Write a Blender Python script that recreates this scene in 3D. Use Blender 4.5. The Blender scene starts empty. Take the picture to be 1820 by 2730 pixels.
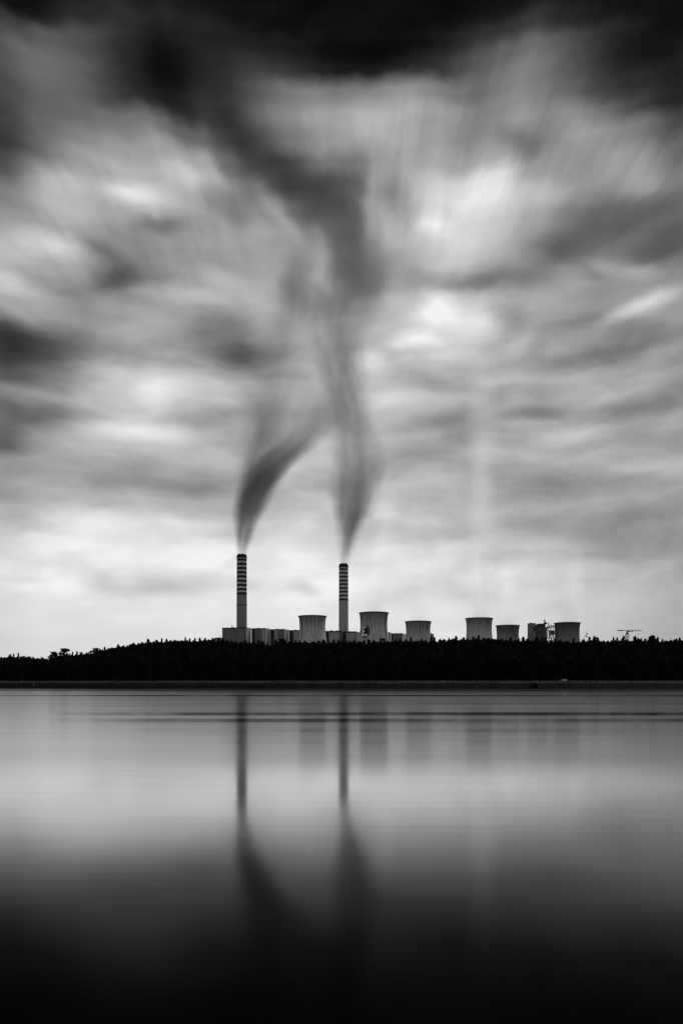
import bpy, math, random
import numpy as np
from mathutils import Vector

random.seed(7)
R = math.radians
scene = bpy.context.scene
C = scene.collection

# ------------------------------------------------------------------ camera
# photograph: 1820 x 2730 px.  XC = centre column, YH = row of the horizon, F = focal length in those pixels
XC, YH, F, EYE = 910.0, 1818.0, 2123.0, 5.5
cam_data = bpy.data.cameras.new('camera')
cam_data.sensor_fit = 'VERTICAL'
cam_data.sensor_height = 36.0
cam_data.sensor_width = 24.0
cam_data.lens = 36.0 * F / 2730.0
cam_data.shift_y = (YH - 1365.0) / 2730.0
cam_data.clip_start = 0.5
cam_data.clip_end = 40000
cam = bpy.data.objects.new('camera', cam_data)
cam.location = (0, 0, EYE)
cam.rotation_euler = (R(90), 0, 0)
C.objects.link(cam)
scene.camera = cam
scene.view_settings.view_transform = 'Standard'
scene.view_settings.look = 'None'
scene.view_settings.exposure = 0.0
scene.view_settings.gamma = 1.0
scene.render.film_transparent = False

# ------------------------------------------------------------------ node helpers
class NT:
    """small helper for writing shader graphs as expressions"""
    def __init__(self, tree):
        self.t = tree
    def n(self, kind, **props):
        nd = self.t.nodes.new(kind)
        for k, v in props.items():
            setattr(nd, k, v)
        return nd
    def put(self, nd, idx, v):
        if v is None:
            return
        if isinstance(v, bpy.types.NodeSocket):
            self.t.links.new(v, nd.inputs[idx])
        else:
            nd.inputs[idx].default_value = v
    def math(self, op, a, b=None, c=None, clamp=False):
        nd = self.n('ShaderNodeMath', operation=op, use_clamp=clamp)
        for i, v in enumerate((a, b, c)):
            self.put(nd, i, v)
        return nd.outputs[0]
    def vmath(self, op, a, b=None, scale=None):
        nd = self.n('ShaderNodeVectorMath', operation=op)
        self.put(nd, 0, a)
        self.put(nd, 1, b)
        if scale is not None:
            self.put(nd, 3, scale)
        return nd.outputs['Value'] if op in ('LENGTH', 'DOT_PRODUCT', 'DISTANCE') else nd.outputs[0]
    def comb(self, x, y, z):
        nd = self.n('ShaderNodeCombineXYZ')
        for i, v in enumerate((x, y, z)):
            self.put(nd, i, v)
        return nd.outputs[0]
    def sep(self, v):
        nd = self.n('ShaderNodeSeparateXYZ')
        self.put(nd, 0, v)
        return nd.outputs
    def noise(self, vec, scale=1.0, detail=3.0, rough=0.5, color=False, dist=0.0):
        nd = self.n('ShaderNodeTexNoise')
        self.put(nd, 'Vector', vec)
        self.put(nd, 'Scale', scale)
        self.put(nd, 'Detail', detail)
        self.put(nd, 'Roughness', rough)
        self.put(nd, 'Distortion', dist)
        return nd.outputs['Color' if color else 'Fac']
    def remap(self, v, a, b, c=0.0, d=1.0, kind='SMOOTHSTEP'):
        nd = self.n('ShaderNodeMapRange', interpolation_type=kind)
        self.put(nd, 0, v)
        for i, q in enumerate((a, b, c, d)):
            self.put(nd, i + 1, q)
        return nd.outputs[0]
    def mix(self, f, a, b):
        # scalar mix a + f (b - a)
        nd = self.n('ShaderNodeMix', data_type='FLOAT')
        self.put(nd, 0, f)
        self.put(nd, 2, a)
        self.put(nd, 3, b)
        return nd.outputs[0]
    def ramp(self, v, stops, interp='LINEAR'):
        nd = self.n('ShaderNodeValToRGB')
        cr = nd.color_ramp
        cr.interpolation = interp
        while len(cr.elements) < len(stops):
            cr.elements.new(0.5)
        for e, (p, c) in zip(cr.elements, stops):
            e.position = min(1.0, max(0.0, p))
        for e, (p, c) in zip(cr.elements, stops):
            e.color = c if isinstance(c, tuple) else (c, c, c, 1)
        self.put(nd, 0, v)
        return nd

# ------------------------------------------------------------------ sky
# Cloud brightness by direction, with darkened top and side edges painted in.  Rows of brightness (as seen) over the sky that faces the lake;
# the table is resampled to azimuth / elevation so that the clouds stand in the world.
DF = F * 1568.0 / 1820.0
DH = YH * 1568.0 / 1820.0
SKY_X = [112.0 * i for i in range(15)]
SKY = [
 (-140, '08 07 08 09 08 06 05 04 04 05 05 05 04 04 04'),
 (0,    '10 10 11 12 09 06 05 04 04 05 05 05 04 03 03'),
 (60,   '26 32 20 15 14 11 07 05 05 06 13 20 15 07 06'),
 (120,  '36 44 30 18 17 18 15 08 08 12 36 41 26 09 12'),
 (180,  '34 42 30 18 18 22 30 24 27 36 47 45 27 14 15'),
 (230,  '30 42 36 18 20 28 54 56 62 62 54 49 37 21 19'),
 (290,  '26 40 50 48 36 24 60 62 68 62 57 54 56 47 33'),
 (350,  '24 44 60 64 58 30 38 60 66 57 60 51 57 61 46'),
 (410,  '34 62 68 70 72 48 28 40 64 74 80 65 57 69 50'),
 (460,  '50 70 76 78 66 60 40 34 60 78 84 73 52 49 44'),
 (520,  '62 66 66 62 58 62 56 38 60 80 80 66 49 43 40'),
 (580,  '72 68 56 54 60 64 66 52 62 80 74 56 43 37 39'),
 (640,  '70 64 46 48 66 66 64 64 58 66 57 52 54 60 54'),
 (700,  '64 62 60 62 68 66 64 68 66 82 72 64 56 68 62'),
 (750,  '42 48 54 66 56 60 66 70 76 90 82 63 56 54 58'),
 (810,  '34 40 58 62 50 52 64 70 76 84 74 61 54 55 47'),
 (860,  '38 46 66 74 64 60 68 72 74 70 64 65 65 63 58'),
 (910,  '50 54 68 84 76 64 72 74 76 72 62 64 67 67 57'),
 (960,  '45 52 66 74 72 66 72 74 72 67 60 60 63 61 56'),
 (1010, '44 66 78 80 74 68 72 74 70 64 64 70 70 67 58'),
 (1060, '60 64 64 66 68 70 72 74 70 66 66 66 64 65 64'),
 (1110, '61 60 58 57 59 66 70 71 71 70 70 64 58 57 59'),
 (1160, '68 70 78 78 69 68 74 74 74 73 71 67 62 59 60'),
 (1210, '70 84 92 92 86 80 77 75 75 73 70 66 61 58 53'),
 (1270, '84 90 93 94 93 92 91 89 87 84 79 75 70 65 58'),
 (1330, '88 88 88 90 92 92 91 90 89 88 84 80 76 71 64'),
 (1400, '85 88 89 89 89 89 89 89 89 88 85 82 78 74 68'),
 (1480, '83 85 86 87 88 88 88 88 88 88 85 81 77 72 67'),
 (1600, '80 81 82 83 84 84 84 84 84 83 82 80 78 76 72'),
]
_gy = np.array([r[0] for r in SKY], float)
_gv = np.array([[int(q) / 100.0 for q in r[1].split()] for r in SKY])

def sky_at(px, py):
    px = min(max(px, 0), 1568)
    py = min(max(py, _gy[0]), _gy[-1])
    col = np.array([np.interp(px, SKY_X, row) for row in _gv])
    return float(np.interp(py, _gy, col))

def ang(px, py):
    """azimuth, elevation (radians) of a display pixel (1568 wide)"""
    X, Z = (px - 784.0) / DF, (DH - py) / DF
    return math.atan2(X, 1.0), math.atan2(Z, math.hypot(X, 1.0))

AZ0, AZ1 = R(-60), R(60)
world = bpy.data.worlds.new('World')
scene.world = world
world.use_nodes = True
wt = world.node_tree
wt.nodes.clear()
W = NT(wt)
SUN_EL, SUN_AZ = R(35), R(50)           # the sun stands behind the clouds, to the right
tc = W.n('ShaderNodeTexCoord')
D0 = W.vmath('NORMALIZE', tc.outputs['Generated'])
sx, sy, sz = W.sep(D0)
az = W.math('ARCTAN2', sx, sy)
el = W.math('ARCSINE', sz)
# streaky clouds: low ones stretched level, high ones drawn out along the wind (towards the viewer)
flat = W.comb(W.math('MULTIPLY', az, 9.0), W.math('MULTIPLY', el, 20.0), 0.0)
zc = W.math('MAXIMUM', sz, 0.06)
plane = W.comb(W.math('MULTIPLY', W.math('DIVIDE', sx, zc), 3.6), W.math('MULTIPLY', W.math('DIVIDE', sy, zc), 0.55), 3.0)
warp1 = W.noise(flat, 1.0, 4.0, 0.55, color=True)
warp2 = W.noise(plane, 1.4, 3.0, 0.55, color=True)
w1 = W.sep(W.vmath('SUBTRACT', warp1, (0.5, 0.5, 0.5)))
w2 = W.sep(W.vmath('SUBTRACT', warp2, (0.5, 0.5, 0.5)))
hi = W.remap(el, R(22), R(31))
azw = W.math('ADD', az, W.math('ADD', W.math('MULTIPLY', w1[0], W.mix(hi, 0.045, 0.03)), W.math('MULTIPLY', W.math('MULTIPLY', w2[0], 0.035), hi)))
elw = W.math('ADD', el, W.math('ADD', W.math('MULTIPLY', w1[1], W.mix(hi, 0.022, 0.022)), W.math('MULTIPLY', W.math('MULTIPLY', w2[1], 0.05), hi)))
u = W.remap(azw, AZ0, AZ1, kind='LINEAR')

elevs = [ang(784, y)[1] for y in (1600, 1480, 1400, 1335, 1270, 1215, 1165, 1115, 1065, 1015, 965, 915, 865, 815, 760, 710, 655, 600, 545, 490, 435, 380, 325, 270, 215, 160, 105, 50, -20, -110)]
azs = [ang(784 + 784 * k / 10.0, DH)[0] for k in range(-10, 11)]
val = None
prev = None
for e in elevs:
    stops = []
    row = []
    for a in azs:
        px = 784 + DF * math.tan(a)
        py = DH - DF * math.tan(e) / math.cos(a)
        row.append(sky_at(px, py))
    m = sum(row) / len(row)
    out = [(R(-60), 0.75 * m + 0.04), (R(-45), 0.78 * m), (R(-33), 0.5 * (m + row[0]))]
    stops = out + list(zip(azs, row)) + [(R(33), 0.5 * (m + row[-1])), (R(45), 0.78 * m), (R(60), 0.75 * m + 0.04)]
    rp = W.ramp(u, [((a - AZ0) / (AZ1 - AZ0), v) for a, v in stops], 'CARDINAL')
    sock = W.sep(rp.outputs[0])[0]
    val = sock if val is None else W.mix(W.remap(elw, prev, e, kind='SMOOTHSTEP'), val, sock)
    prev = e
# overhead, out of view: dark storm cloud added so the near water reflects darkness
val = W.mix(W.remap(elw, R(44), R(62)), val, 0.10)

def blob(px, py, rx, ry, rot, amp, soft=1.0, warped=True):
    """a soft patch of thicker (amp < 0) or thinner cloud, or pale steam painted in, round a direction"""
    global val
    a, e = ang(px, py)
    mp = W.n('ShaderNodeMapping', vector_type='TEXTURE')
    # the running value rides along in z (scaled away) so the patches are worked out one after another
    W.put(mp, 'Vector', W.comb(azw, elw, val) if warped else W.comb(az, el, val))
    mp.inputs['Location'].default_value = (a, e, 0)
    mp.inputs['Rotation'].default_value = (0, 0, R(rot))
    mp.inputs['Scale'].default_value = (rx / DF, ry / DF, 1e6)
    d = W.vmath('LENGTH', mp.outputs[0])
    val = W.math('ADD', val, W.remap(d, 1.0, 0.0, 0.0, amp))
BLOBS = [
 # x, y, rx, ry, turn (deg, counter-clockwise), change
 (150, 1215, 160, 40, 0, 0.04),
 # heavy cloud and the band that sweeps from it down to the smoke
 (365, 190, 160, 85, -10, -0.12), (850, 150, 260, 50, 0, -0.07), (540, 300, 120, 60, -45, -0.06), (640, 395, 150, 62, -40, -0.10),
 (735, 470, 80, 60, -50, -0.08), (805, 560, 55, 90, 5, -0.10), (845, 650, 60, 60, 0, -0.10), (680, 660, 45, 90, 0, -0.08), (810, 395, 55, 70, 0, -0.10),
 (640, 480, 110, 26, -42, 0.12), (500, 395, 90, 26, -38, 0.07), (745, 600, 34, 75, 12, 0.12), (848, 470, 24, 110, 0, 0.09), (905, 445, 44, 60, 30, -0.11),
 (760, 330, 60, 70, -10, 0.05), (700, 240, 90, 70, 0, 0.05), (930, 225, 110, 50, 0, 0.07), (855, 280, 60, 60, 0, 0.04),
 # left
 (370, 530, 90, 26, 4, -0.12), (225, 578, 70, 30, -12, -0.08), (265, 645, 90, 38, 8, -0.16), (110, 562, 120, 30, -6, 0.15), (35, 655, 120, 30, -8, 0.09),
 (425, 685, 130, 26, 0, 0.09), (240, 695, 90, 20, -4, 0.07), (20, 775, 240, 62, -4, -0.14), (500, 765, 130, 36, 0, -0.07), (560, 817, 115, 36, 0, -0.13),
 (430, 838, 110, 16, 0, -0.05), (365, 900, 70, 56, 0, 0.09), (350, 862, 230, 22, 0, 0.09), (500, 955, 130, 22, 5, -0.09), (130, 955, 160, 36, 0, -0.10),
 (330, 995, 210, 22, 0, 0.12), (520, 465, 84, 46, -20, -0.11), (432, 388, 76, 50, 0, 0.12), (315, 447, 90, 36, 0, 0.12), (120, 435, 110, 30, 5, 0.07),
 (60, 905, 120, 16, 0, 0.07), (450, 1125, 150, 34, 0, -0.05), (110, 1085, 170, 22, 0, -0.05), (30, 1035, 120, 24, 0, -0.07), (250, 1060, 180, 22, 0, -0.05),
 # right
 (1190, 345, 90, 34, -28, -0.09), (1105, 435, 150, 66, 15, 0.08), (1000, 520, 66, 34, 0, 0.10), (885, 530, 54, 66, 0, 0.08), (1380, 490, 230, 60, 6, -0.10),
 (1560, 560, 160, 44, 0, -0.08), (1270, 580, 100, 44, 0, -0.10), (1120, 648, 160, 20, 0, -0.13), (1430, 612, 100, 28, -20, 0.11), (1310, 640, 76, 42, -20, 0.06),
 (1475, 700, 140, 28, 14, 0.14), (1005, 705, 66, 54, 0, 0.14), (958, 780, 90, 26, 0, 0.16), (1100, 740, 84, 62, 0, 0.06), (1170, 725, 62, 62, 0, -0.09),
 (1190, 790, 66, 40, 30, 0.08), (1330, 822, 170, 30, 5, -0.12), (1340, 735, 100, 22, 10, -0.07), (860, 835, 62, 54, -20, 0.12), (1000, 882, 120, 20, -8, -0.15),
 (1150, 873, 140, 14, 2, 0.07), (1135, 905, 66, 22, 0, -0.09), (890, 912, 76, 16, 0, 0.09), (990, 970, 140, 30, 10, -0.09), (1220, 945, 120, 16, 0, -0.10),
 (1200, 968, 120, 14, 0, 0.09), (1410, 912, 130, 16, 8, 0.09), (1440, 945, 160, 28, 5, -0.08), (1540, 980, 90, 22, 0, 0.08), (1290, 1000, 90, 20, 0, 0.08),
 (1540, 800, 100, 26, 10, 0.09), (1360, 862, 130, 14, 5, 0.07), (1300, 1120, 250, 36, 0, -0.06), (1040, 1130, 120, 26, 0, -0.03), (1480, 1070, 150, 18, 4, 0.06),
 (1250, 1190, 200, 22, 2, -0.04), (1440, 1235, 180, 20, -3, -0.05), (980, 1050, 110, 20, 0, -0.05),
]
PUFFS = [(228, 1340, 62, 30, 0, -0.08), (300, 1352, 110, 32, 0, -0.10), (400, 1348, 110, 34, 0, -0.08), (478, 1330, 70, 34, 0, -0.07), (250, 1322, 50, 24, 0, -0.06),
 (335, 1325, 60, 22, 0, -0.05), (692, 1348, 46, 30, -10, -0.11), (718, 1358, 34, 20, -12, -0.07), (742, 1392, 15, 9, 0, -0.04), (570, 1345, 50, 26, 0, -0.05), (60, 1330, 90, 14, 0, -0.04)]
for (bx_, by_, rx_, ry_, rot_, amp_) in BLOBS:
    if ry_ < 25:
        ry_, amp_ = ry_ * 1.4, amp_ * 0.68
    blob(bx_, by_, rx_ * 1.05, ry_ * 1.05, rot_, amp_ * (1.25 if by_ > 500 else 1.0))
for b in PUFFS:
    blob(*b, warped=False)
for b in ((1104, 1180, 40, 230, 0, 0.09), (1108, 980, 50, 200, 0, 0.08), (1092, 1340, 30, 110, 0, 0.05),
          (866, 1320, 32, 110, -8, 0.04), (885, 1210, 40, 110, -6, 0.06), (972, 1330, 28, 100, 0, 0.03), (1168, 1350, 30, 100, 0, 0.06), (1316, 1350, 34, 100, -6, 0.07)):
    blob(*b, warped=False)          # brighter streaks painted into the sky to stand for the pale steam
# finer streaks
s1 = W.math('SUBTRACT', W.noise(W.comb(W.math('ADD', W.math('MULTIPLY', az, 10.0), w1[2]), W.math('MULTIPLY', elw, 27.0), 5.0), 1.15, 3.0, 0.45), 0.5)
s2 = W.math('SUBTRACT', W.noise(W.comb(W.math('MULTIPLY', W.math('DIVIDE', sx, zc), 15.0), W.math('MULTIPLY', W.math('DIVIDE', sy, zc), 1.3), 9.0), 1.0, 4.0, 0.6), 0.5)
lowf = W.remap(el, R(2), R(9), 0.25, 1.0)
val = W.math('ADD', val, W.math('MULTIPLY', W.math('MULTIPLY', s1, W.mix(hi, 0.34, 0.16)), lowf))
val = W.math('ADD', val, W.math('MULTIPLY', W.math('MULTIPLY', s2, W.remap(W.noise(D0, 6.0, 2.0), 0.42, 0.62, 0.02, 0.26)), W.math('MULTIPLY', hi, W.math('MULTIPLY', val, 1.6, clamp=True))))
val = W.math('MINIMUM', W.math('MAXIMUM', val, 0.02), 0.95)
lin = W.math('POWER', val, 2.25)
# clouds behind the viewer: dull, even
back = W.noise(D0, 2.0, 4.0, 0.5)
backv = W.math('MULTIPLY_ADD', back, 0.12, W.mix(W.remap(el, R(10), R(60)), 0.33, 0.05))
lin = W.mix(W.remap(W.math('ABSOLUTE', az), R(42), R(75)), lin, backv)
skytex = W.n('ShaderNodeTexSky', sky_type='NISHITA', sun_disc=False)
skytex.sun_elevation = SUN_EL
skytex.sun_rotation = SUN_AZ
bw = W.n('ShaderNodeRGBToBW')
W.put(bw, 0, skytex.outputs[0])
# strength 0.1: cloud radiance x10, plus a trace of the clear sky that filters through, in grey
tot = W.math('ADD', W.math('MULTIPLY', lin, 10.0), W.math('MULTIPLY', bw.outputs[0], 0.01))
bg = W.n('ShaderNodeBackground')
W.put(bg, 'Color', W.comb(tot, tot, tot))
bg.inputs['Strength'].default_value = 0.1
wo = W.n('ShaderNodeOutputWorld')
wt.links.new(bg.outputs[0], wo.inputs[0])
world.cycles.sampling_method = 'MANUAL'
world.cycles.sample_map_resolution = 1024

# ------------------------------------------------------------------ sun, veiled by the overcast
sun_d = bpy.data.lights.new('sun', 'SUN')
sun_d.energy = 0.9
sun_d.angle = R(12)
sun_d.color = (1.0, 1.0, 1.0)      # the photograph is black and white
sun = bpy.data.objects.new('sun', sun_d)
dirv = Vector((math.sin(SUN_AZ) * math.cos(SUN_EL), math.cos(SUN_AZ) * math.cos(SUN_EL), math.sin(SUN_EL)))
sun.rotation_euler = dirv.to_track_quat('Z', 'Y').to_euler()
C.objects.link(sun)

cy = scene.cycles
cy.max_bounces = 5
cy.diffuse_bounces = 2
cy.glossy_bounces = 3
cy.transmission_bounces = 2
cy.volume_bounces = 1
cy.transparent_max_bounces = 12
cy.volume_max_steps = 256
cy.use_denoising = True
cy.denoiser = 'OPENIMAGEDENOISE'

# ------------------------------------------------------------------ materials
def principled(name, rough=0.9, spec=0.3):
    m = bpy.data.materials.new(name)
    m.use_nodes = True
    b = m.node_tree.nodes['Principled BSDF']
    b.inputs['Roughness'].default_value = rough
    b.inputs['Specular IOR Level'].default_value = spec
    return m, NT(m.node_tree), b

def grey(name, v, var=0.25, scale=(1, 1, 1), rough=0.9, detail=4.0, spec=0.3):
    m, N, b = principled(name, rough, spec)
    t = N.n('ShaderNodeTexCoord')
    vec = N.vmath('MULTIPLY', t.outputs['Object'], scale)
    f = N.noise(vec, 1.0, detail, 0.6)
    c = N.math('MULTIPLY', N.remap(f, 0.25, 0.75, 1 - var, 1 + var, kind='LINEAR'), v)
    N.put(b, 'Base Color', N.comb(c, c, c))
    return m

M = {}
M['dark_paint'] = grey('dark_band_paint', 0.030, 0.3, (0.3, 0.3, 0.1))
M['light_paint'] = grey('light_band_paint', 0.62, 0.40, (0.13, 0.13, 0.06))
M['shaft'] = grey('chimney_concrete', 0.26, 0.22, (0.16, 0.16, 0.03))
M['shaft_pale'] = grey('pale_chimney_concrete', 0.40, 0.18, (0.16, 0.16, 0.03))
M['soot'] = grey('sooty_metal', 0.015, 0.4, (0.5, 0.5, 0.5))
M['steel'] = grey('painted_steel', 0.10, 0.4, (0.4, 0.4, 0.4))
M['steel_pale'] = grey('galvanised_steel', 0.42, 0.3, (0.4, 0.4, 0.4))
M['dark_metal'] = grey('dark_metal', 0.03, 0.3, (0.5, 0.5, 0.5))
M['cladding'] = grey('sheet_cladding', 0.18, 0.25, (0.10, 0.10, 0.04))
M['cladding_pale'] = grey('pale_sheet_cladding', 0.42, 0.25, (0.10, 0.10, 0.05))
M['cladding_dark'] = grey('dark_sheet_cladding', 0.045, 0.3, (0.10, 0.10, 0.04))
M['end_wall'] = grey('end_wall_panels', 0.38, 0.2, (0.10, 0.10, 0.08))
M['roof_dark'] = grey('roof_felt', 0.035, 0.3, (0.2, 0.2, 0.2))
M['glass_dark'] = grey('dark_window_glass', 0.02, 0.2, (1, 1, 1), rough=0.3)
M['white_paint'] = grey('white_paint', 0.70, 0.15, (1, 1, 1), rough=0.5)
M['logo_white'] = grey('faded_white_paint', 0.80, 0.22, (0.3, 0.3, 0.3))
M['logo_dark'] = grey('faded_dark_disc_paint', 0.085, 0.25, (0.2, 0.2, 0.2))
M['logo_black'] = grey('black_paint', 0.008, 0.2, (0.3, 0.3, 0.3))
M['slab_concrete'] = grey('weathered_concrete', 0.20, 0.35, (0.12, 0.12, 0.10))
M['wet_concrete'] = grey('wet_concrete', 0.008, 0.3, (0.5, 0.5, 0.5))
M['slab_pale'] = grey('pale_concrete', 0.26, 0.3, (0.8, 0.8, 0.8))
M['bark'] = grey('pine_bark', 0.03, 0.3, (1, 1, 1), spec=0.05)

def leaf_material():
    m, N, b = principled('pine_needles', 1.0, 0.02)
    t = N.n('ShaderNodeTexCoord')
    oi = N.n('ShaderNodeObjectInfo')
    f = N.noise(t.outputs['Object'], 0.6, 3.0, 0.6)
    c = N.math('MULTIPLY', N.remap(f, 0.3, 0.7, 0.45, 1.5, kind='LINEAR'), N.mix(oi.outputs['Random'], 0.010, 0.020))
    N.put(b, 'Base Color', N.comb(c, c, c))
    return m
M['needles'] = leaf_material()

def tower_concrete(name, v, seed):
    """board-marked concrete shell: run-off streaks that start at the rim, fine vertical lines, blotches"""
    m, N, b = principled(name, 0.95, 0.2)
    t = N.n('ShaderNodeTexCoord')
    x, y, z = N.sep(t.outputs['Object'])
    a = N.math('ARCTAN2', x, y)
    vec = N.comb(N.math('MULTIPLY', a, 14.0), N.math('MULTIPLY', z, 0.010), seed)
    streak = N.noise(vec, 1.0, 5.0, 0.65)
    fine = N.noise(N.comb(N.math('MULTIPLY', a, 55.0), N.math('MULTIPLY', z, 0.02), seed + 3), 1.0, 3.0, 0.6)
    blot = N.noise(N.comb(N.math('MULTIPLY', a, 5.0), N.math('MULTIPLY', z, 0.07), seed + 7), 1.0, 5.0, 0.6)
    reach = N.math('MULTIPLY_ADD', streak, 70.0, 62.0)             # how far each streak runs down from the rim
    top = N.remap(z, reach, N.math('ADD', reach, 34.0), 1.12, 0.40)
    c = N.math('MULTIPLY', top, N.remap(fine, 0.3, 0.7, 0.66, 1.34, kind='LINEAR'))
    c = N.math('MULTIPLY', c, N.remap(blot, 0.3, 0.7, 0.72, 1.28, kind='LINEAR'))
    c = N.math('MULTIPLY', c, v)
    N.put(b, 'Base Color', N.comb(c, c, c))
    return m

# ------------------------------------------------------------------ mesh helpers
class MB:
    """collects shapes; build() links them as ONE mesh object"""
    def __init__(self):
        self.v, self.f, self.mi, self.smooth = [], [], [], []
    def add(self, verts, faces, mi=0, smooth=False):
        o = len(self.v)
        self.v += [tuple(p) for p in verts]
        for f in faces:
            self.f.append(tuple(i + o for i in f))
            self.mi.append(mi)
            self.smooth.append(smooth)
        return self
    def box(self, x0, x1, y0, y1, z0, z1, mi=0):
        v = [(x0, y0, z0), (x1, y0, z0), (x1, y1, z0), (x0, y1, z0), (x0, y0, z1), (x1, y0, z1), (x1, y1, z1), (x0, y1, z1)]
        return self.add(v, [(0, 3, 2, 1), (4, 5, 6, 7), (0, 1, 5, 4), (1, 2, 6, 5), (2, 3, 7, 6), (3, 0, 4, 7)], mi)
    def bar(self, a, b, w=0.3, mi=0, n=4, w2=None):
        a, b = Vector(a), Vector(b)
        d = (b - a).normalized()
        p = d.cross(Vector((0, 0, 1)))
        if p.length < 1e-3:
            p = Vector((1, 0, 0))
        p.normalize()
        q = d.cross(p)
        w2 = w if w2 is None else w2
        vs = []
        for c, r in ((a, w), (b, w2)):
            for k in range(n):
                t = 2 * math.pi * (k + 0.5) / n
                vs.append(c + (p * math.cos(t) + q * math.sin(t)) * r)
        fs = [(k, (k + 1) % n, n + (k + 1) % n, n + k) for k in range(n)]
        fs += [tuple(reversed(range(n))), tuple(range(n, 2 * n))]
        return self.add(vs, fs, mi)
    def lathe(self, prof, n=64, mi=None, smooth=True, a0=0.0, a1=2 * math.pi):
        full = abs(a1 - a0 - 2 * math.pi) < 1e-6
        cols = n if full else n + 1
        vs = []
        for (r, z) in prof:
            for k in range(cols):
                t = a0 + (a1 - a0) * k / n
                vs.append((r * math.cos(t), r * math.sin(t), z))
        for i in range(len(prof) - 1):
            fs = []
            for k in range(n):
                k2 = (k + 1) % cols
                fs.append((i * cols + k, i * cols + k2, (i + 1) * cols + k2, (i + 1) * cols + k))
            # faces share the vertices of this lathe
            if i == 0:
                o = len(self.v)
                self.v += vs
            for f in fs:
                self.f.append(tuple(j + o for j in f))
                self.mi.append(mi[i] if mi else 0)
                self.smooth.append(smooth)
        return self
    def build(self, name, mats, parent=None, loc=None):
        me = bpy.data.meshes.new(name)
        me.from_pydata(self.v, [], self.f)
        for m in (mats if isinstance(mats, (list, tuple)) else [mats]):
            me.materials.append(m)
        me.polygons.foreach_set('material_index', self.mi)
        me.polygons.foreach_set('use_smooth', self.smooth)
        me.update()
        o = bpy.data.objects.new(name, me)
        C.objects.link(o)
        if parent is not None:
            o.parent = parent
        if loc is not None:
            o.location = loc
        return o

def tag(o, label=None, cat=None, group=None, kind=None):
    if label: o['label'] = label
    if cat: o['category'] = cat
    if group: o['group'] = group
    if kind: o['kind'] = kind
    return o

def empty(name, loc, label, cat, group=None, rz=0.0):
    o = bpy.data.objects.new(name, None)
    o.location = loc
    o.rotation_euler = (0, 0, rz)
    o.empty_display_size = 5
    C.objects.link(o)
    return tag(o, label, cat, group)

def X(px, D): return (px - XC) / F * D          # metres to the right at distance D
def Z(py, D): return EYE + (YH - py) / F * D    # height at distance D

def smooth01(t):
    t = min(1.0, max(0.0, t))
    return t * t * (3 - 2 * t)

# ------------------------------------------------------------------ land
def shore(x):
    """distance of the waterline"""
    t = smooth01((x + 420.0) / 420.0)
    return 735.0 + (586.0 - 735.0) * t + 10.0 * smooth01((x - 100) / 300.0)

PROFILE = [(-500, 1758), (0, 1751), (35, 1745), (75, 1747), (115, 1753), (130, 1752), (160, 1743), (185, 1741), (225, 1738), (245, 1738),
           (262, 1729), (300, 1723), (330, 1717), (345, 1714), (380, 1709), (395, 1706), (430, 1705), (485, 1702), (530, 1703),
           (555, 1701), (580, 1701), (620, 1705), (660, 1707), (700, 1710), (714, 1714), (740, 1708), (770, 1707), (830, 1707), (870, 1708),
           (930, 1707), (1000, 1707), (1040, 1706), (1080, 1704), (1160, 1703), (1215, 1699), (1290, 1699), (1350, 1700), (1395, 1703),
           (1415, 1702), (1480, 1704), (1540, 1706), (1585, 1701), (1610, 1704), (1660, 1701), (1680, 1703), (1700, 1698), (1720, 1701),
           (1745, 1698), (1765, 1702), (1800, 1701), (1820, 1701), (2400, 1703)]
_px = [p[0] for p in PROFILE]
_py = [p[1] for p in PROFILE]
def skyline(px): return float(np.interp(px, _px, _py))

CREST = 6.2
def hill_top(x, D):
    return Z(skyline(XC + x / D * F), D) - 17.5

def ground(x, y):
    s = shore(x)
    t = y - s
    if t < -6: return -2.6
    if t < 0: return -2.6 + 2.5 * (t + 6) / 6
    if t < 13: return -0.1 + (CREST + 0.1) * (t / 13.0) ** 0.92 + 0.12 * math.sin(x * 0.21) * math.sin(math.pi * t / 13)
    if t < 17: return CREST
    if t < 22: return CREST - 1.0 * smooth01((t - 17) / 5)
    h = hill_top(x, s + 110)
    if t < 110: return 5.2 + (h - 5.2) * smooth01((t - 22) / 88.0) ** 0.9
    if t < 420: return h + (8 - h) * smooth01((t - 135) / 285.0)
    return 8.0

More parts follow.
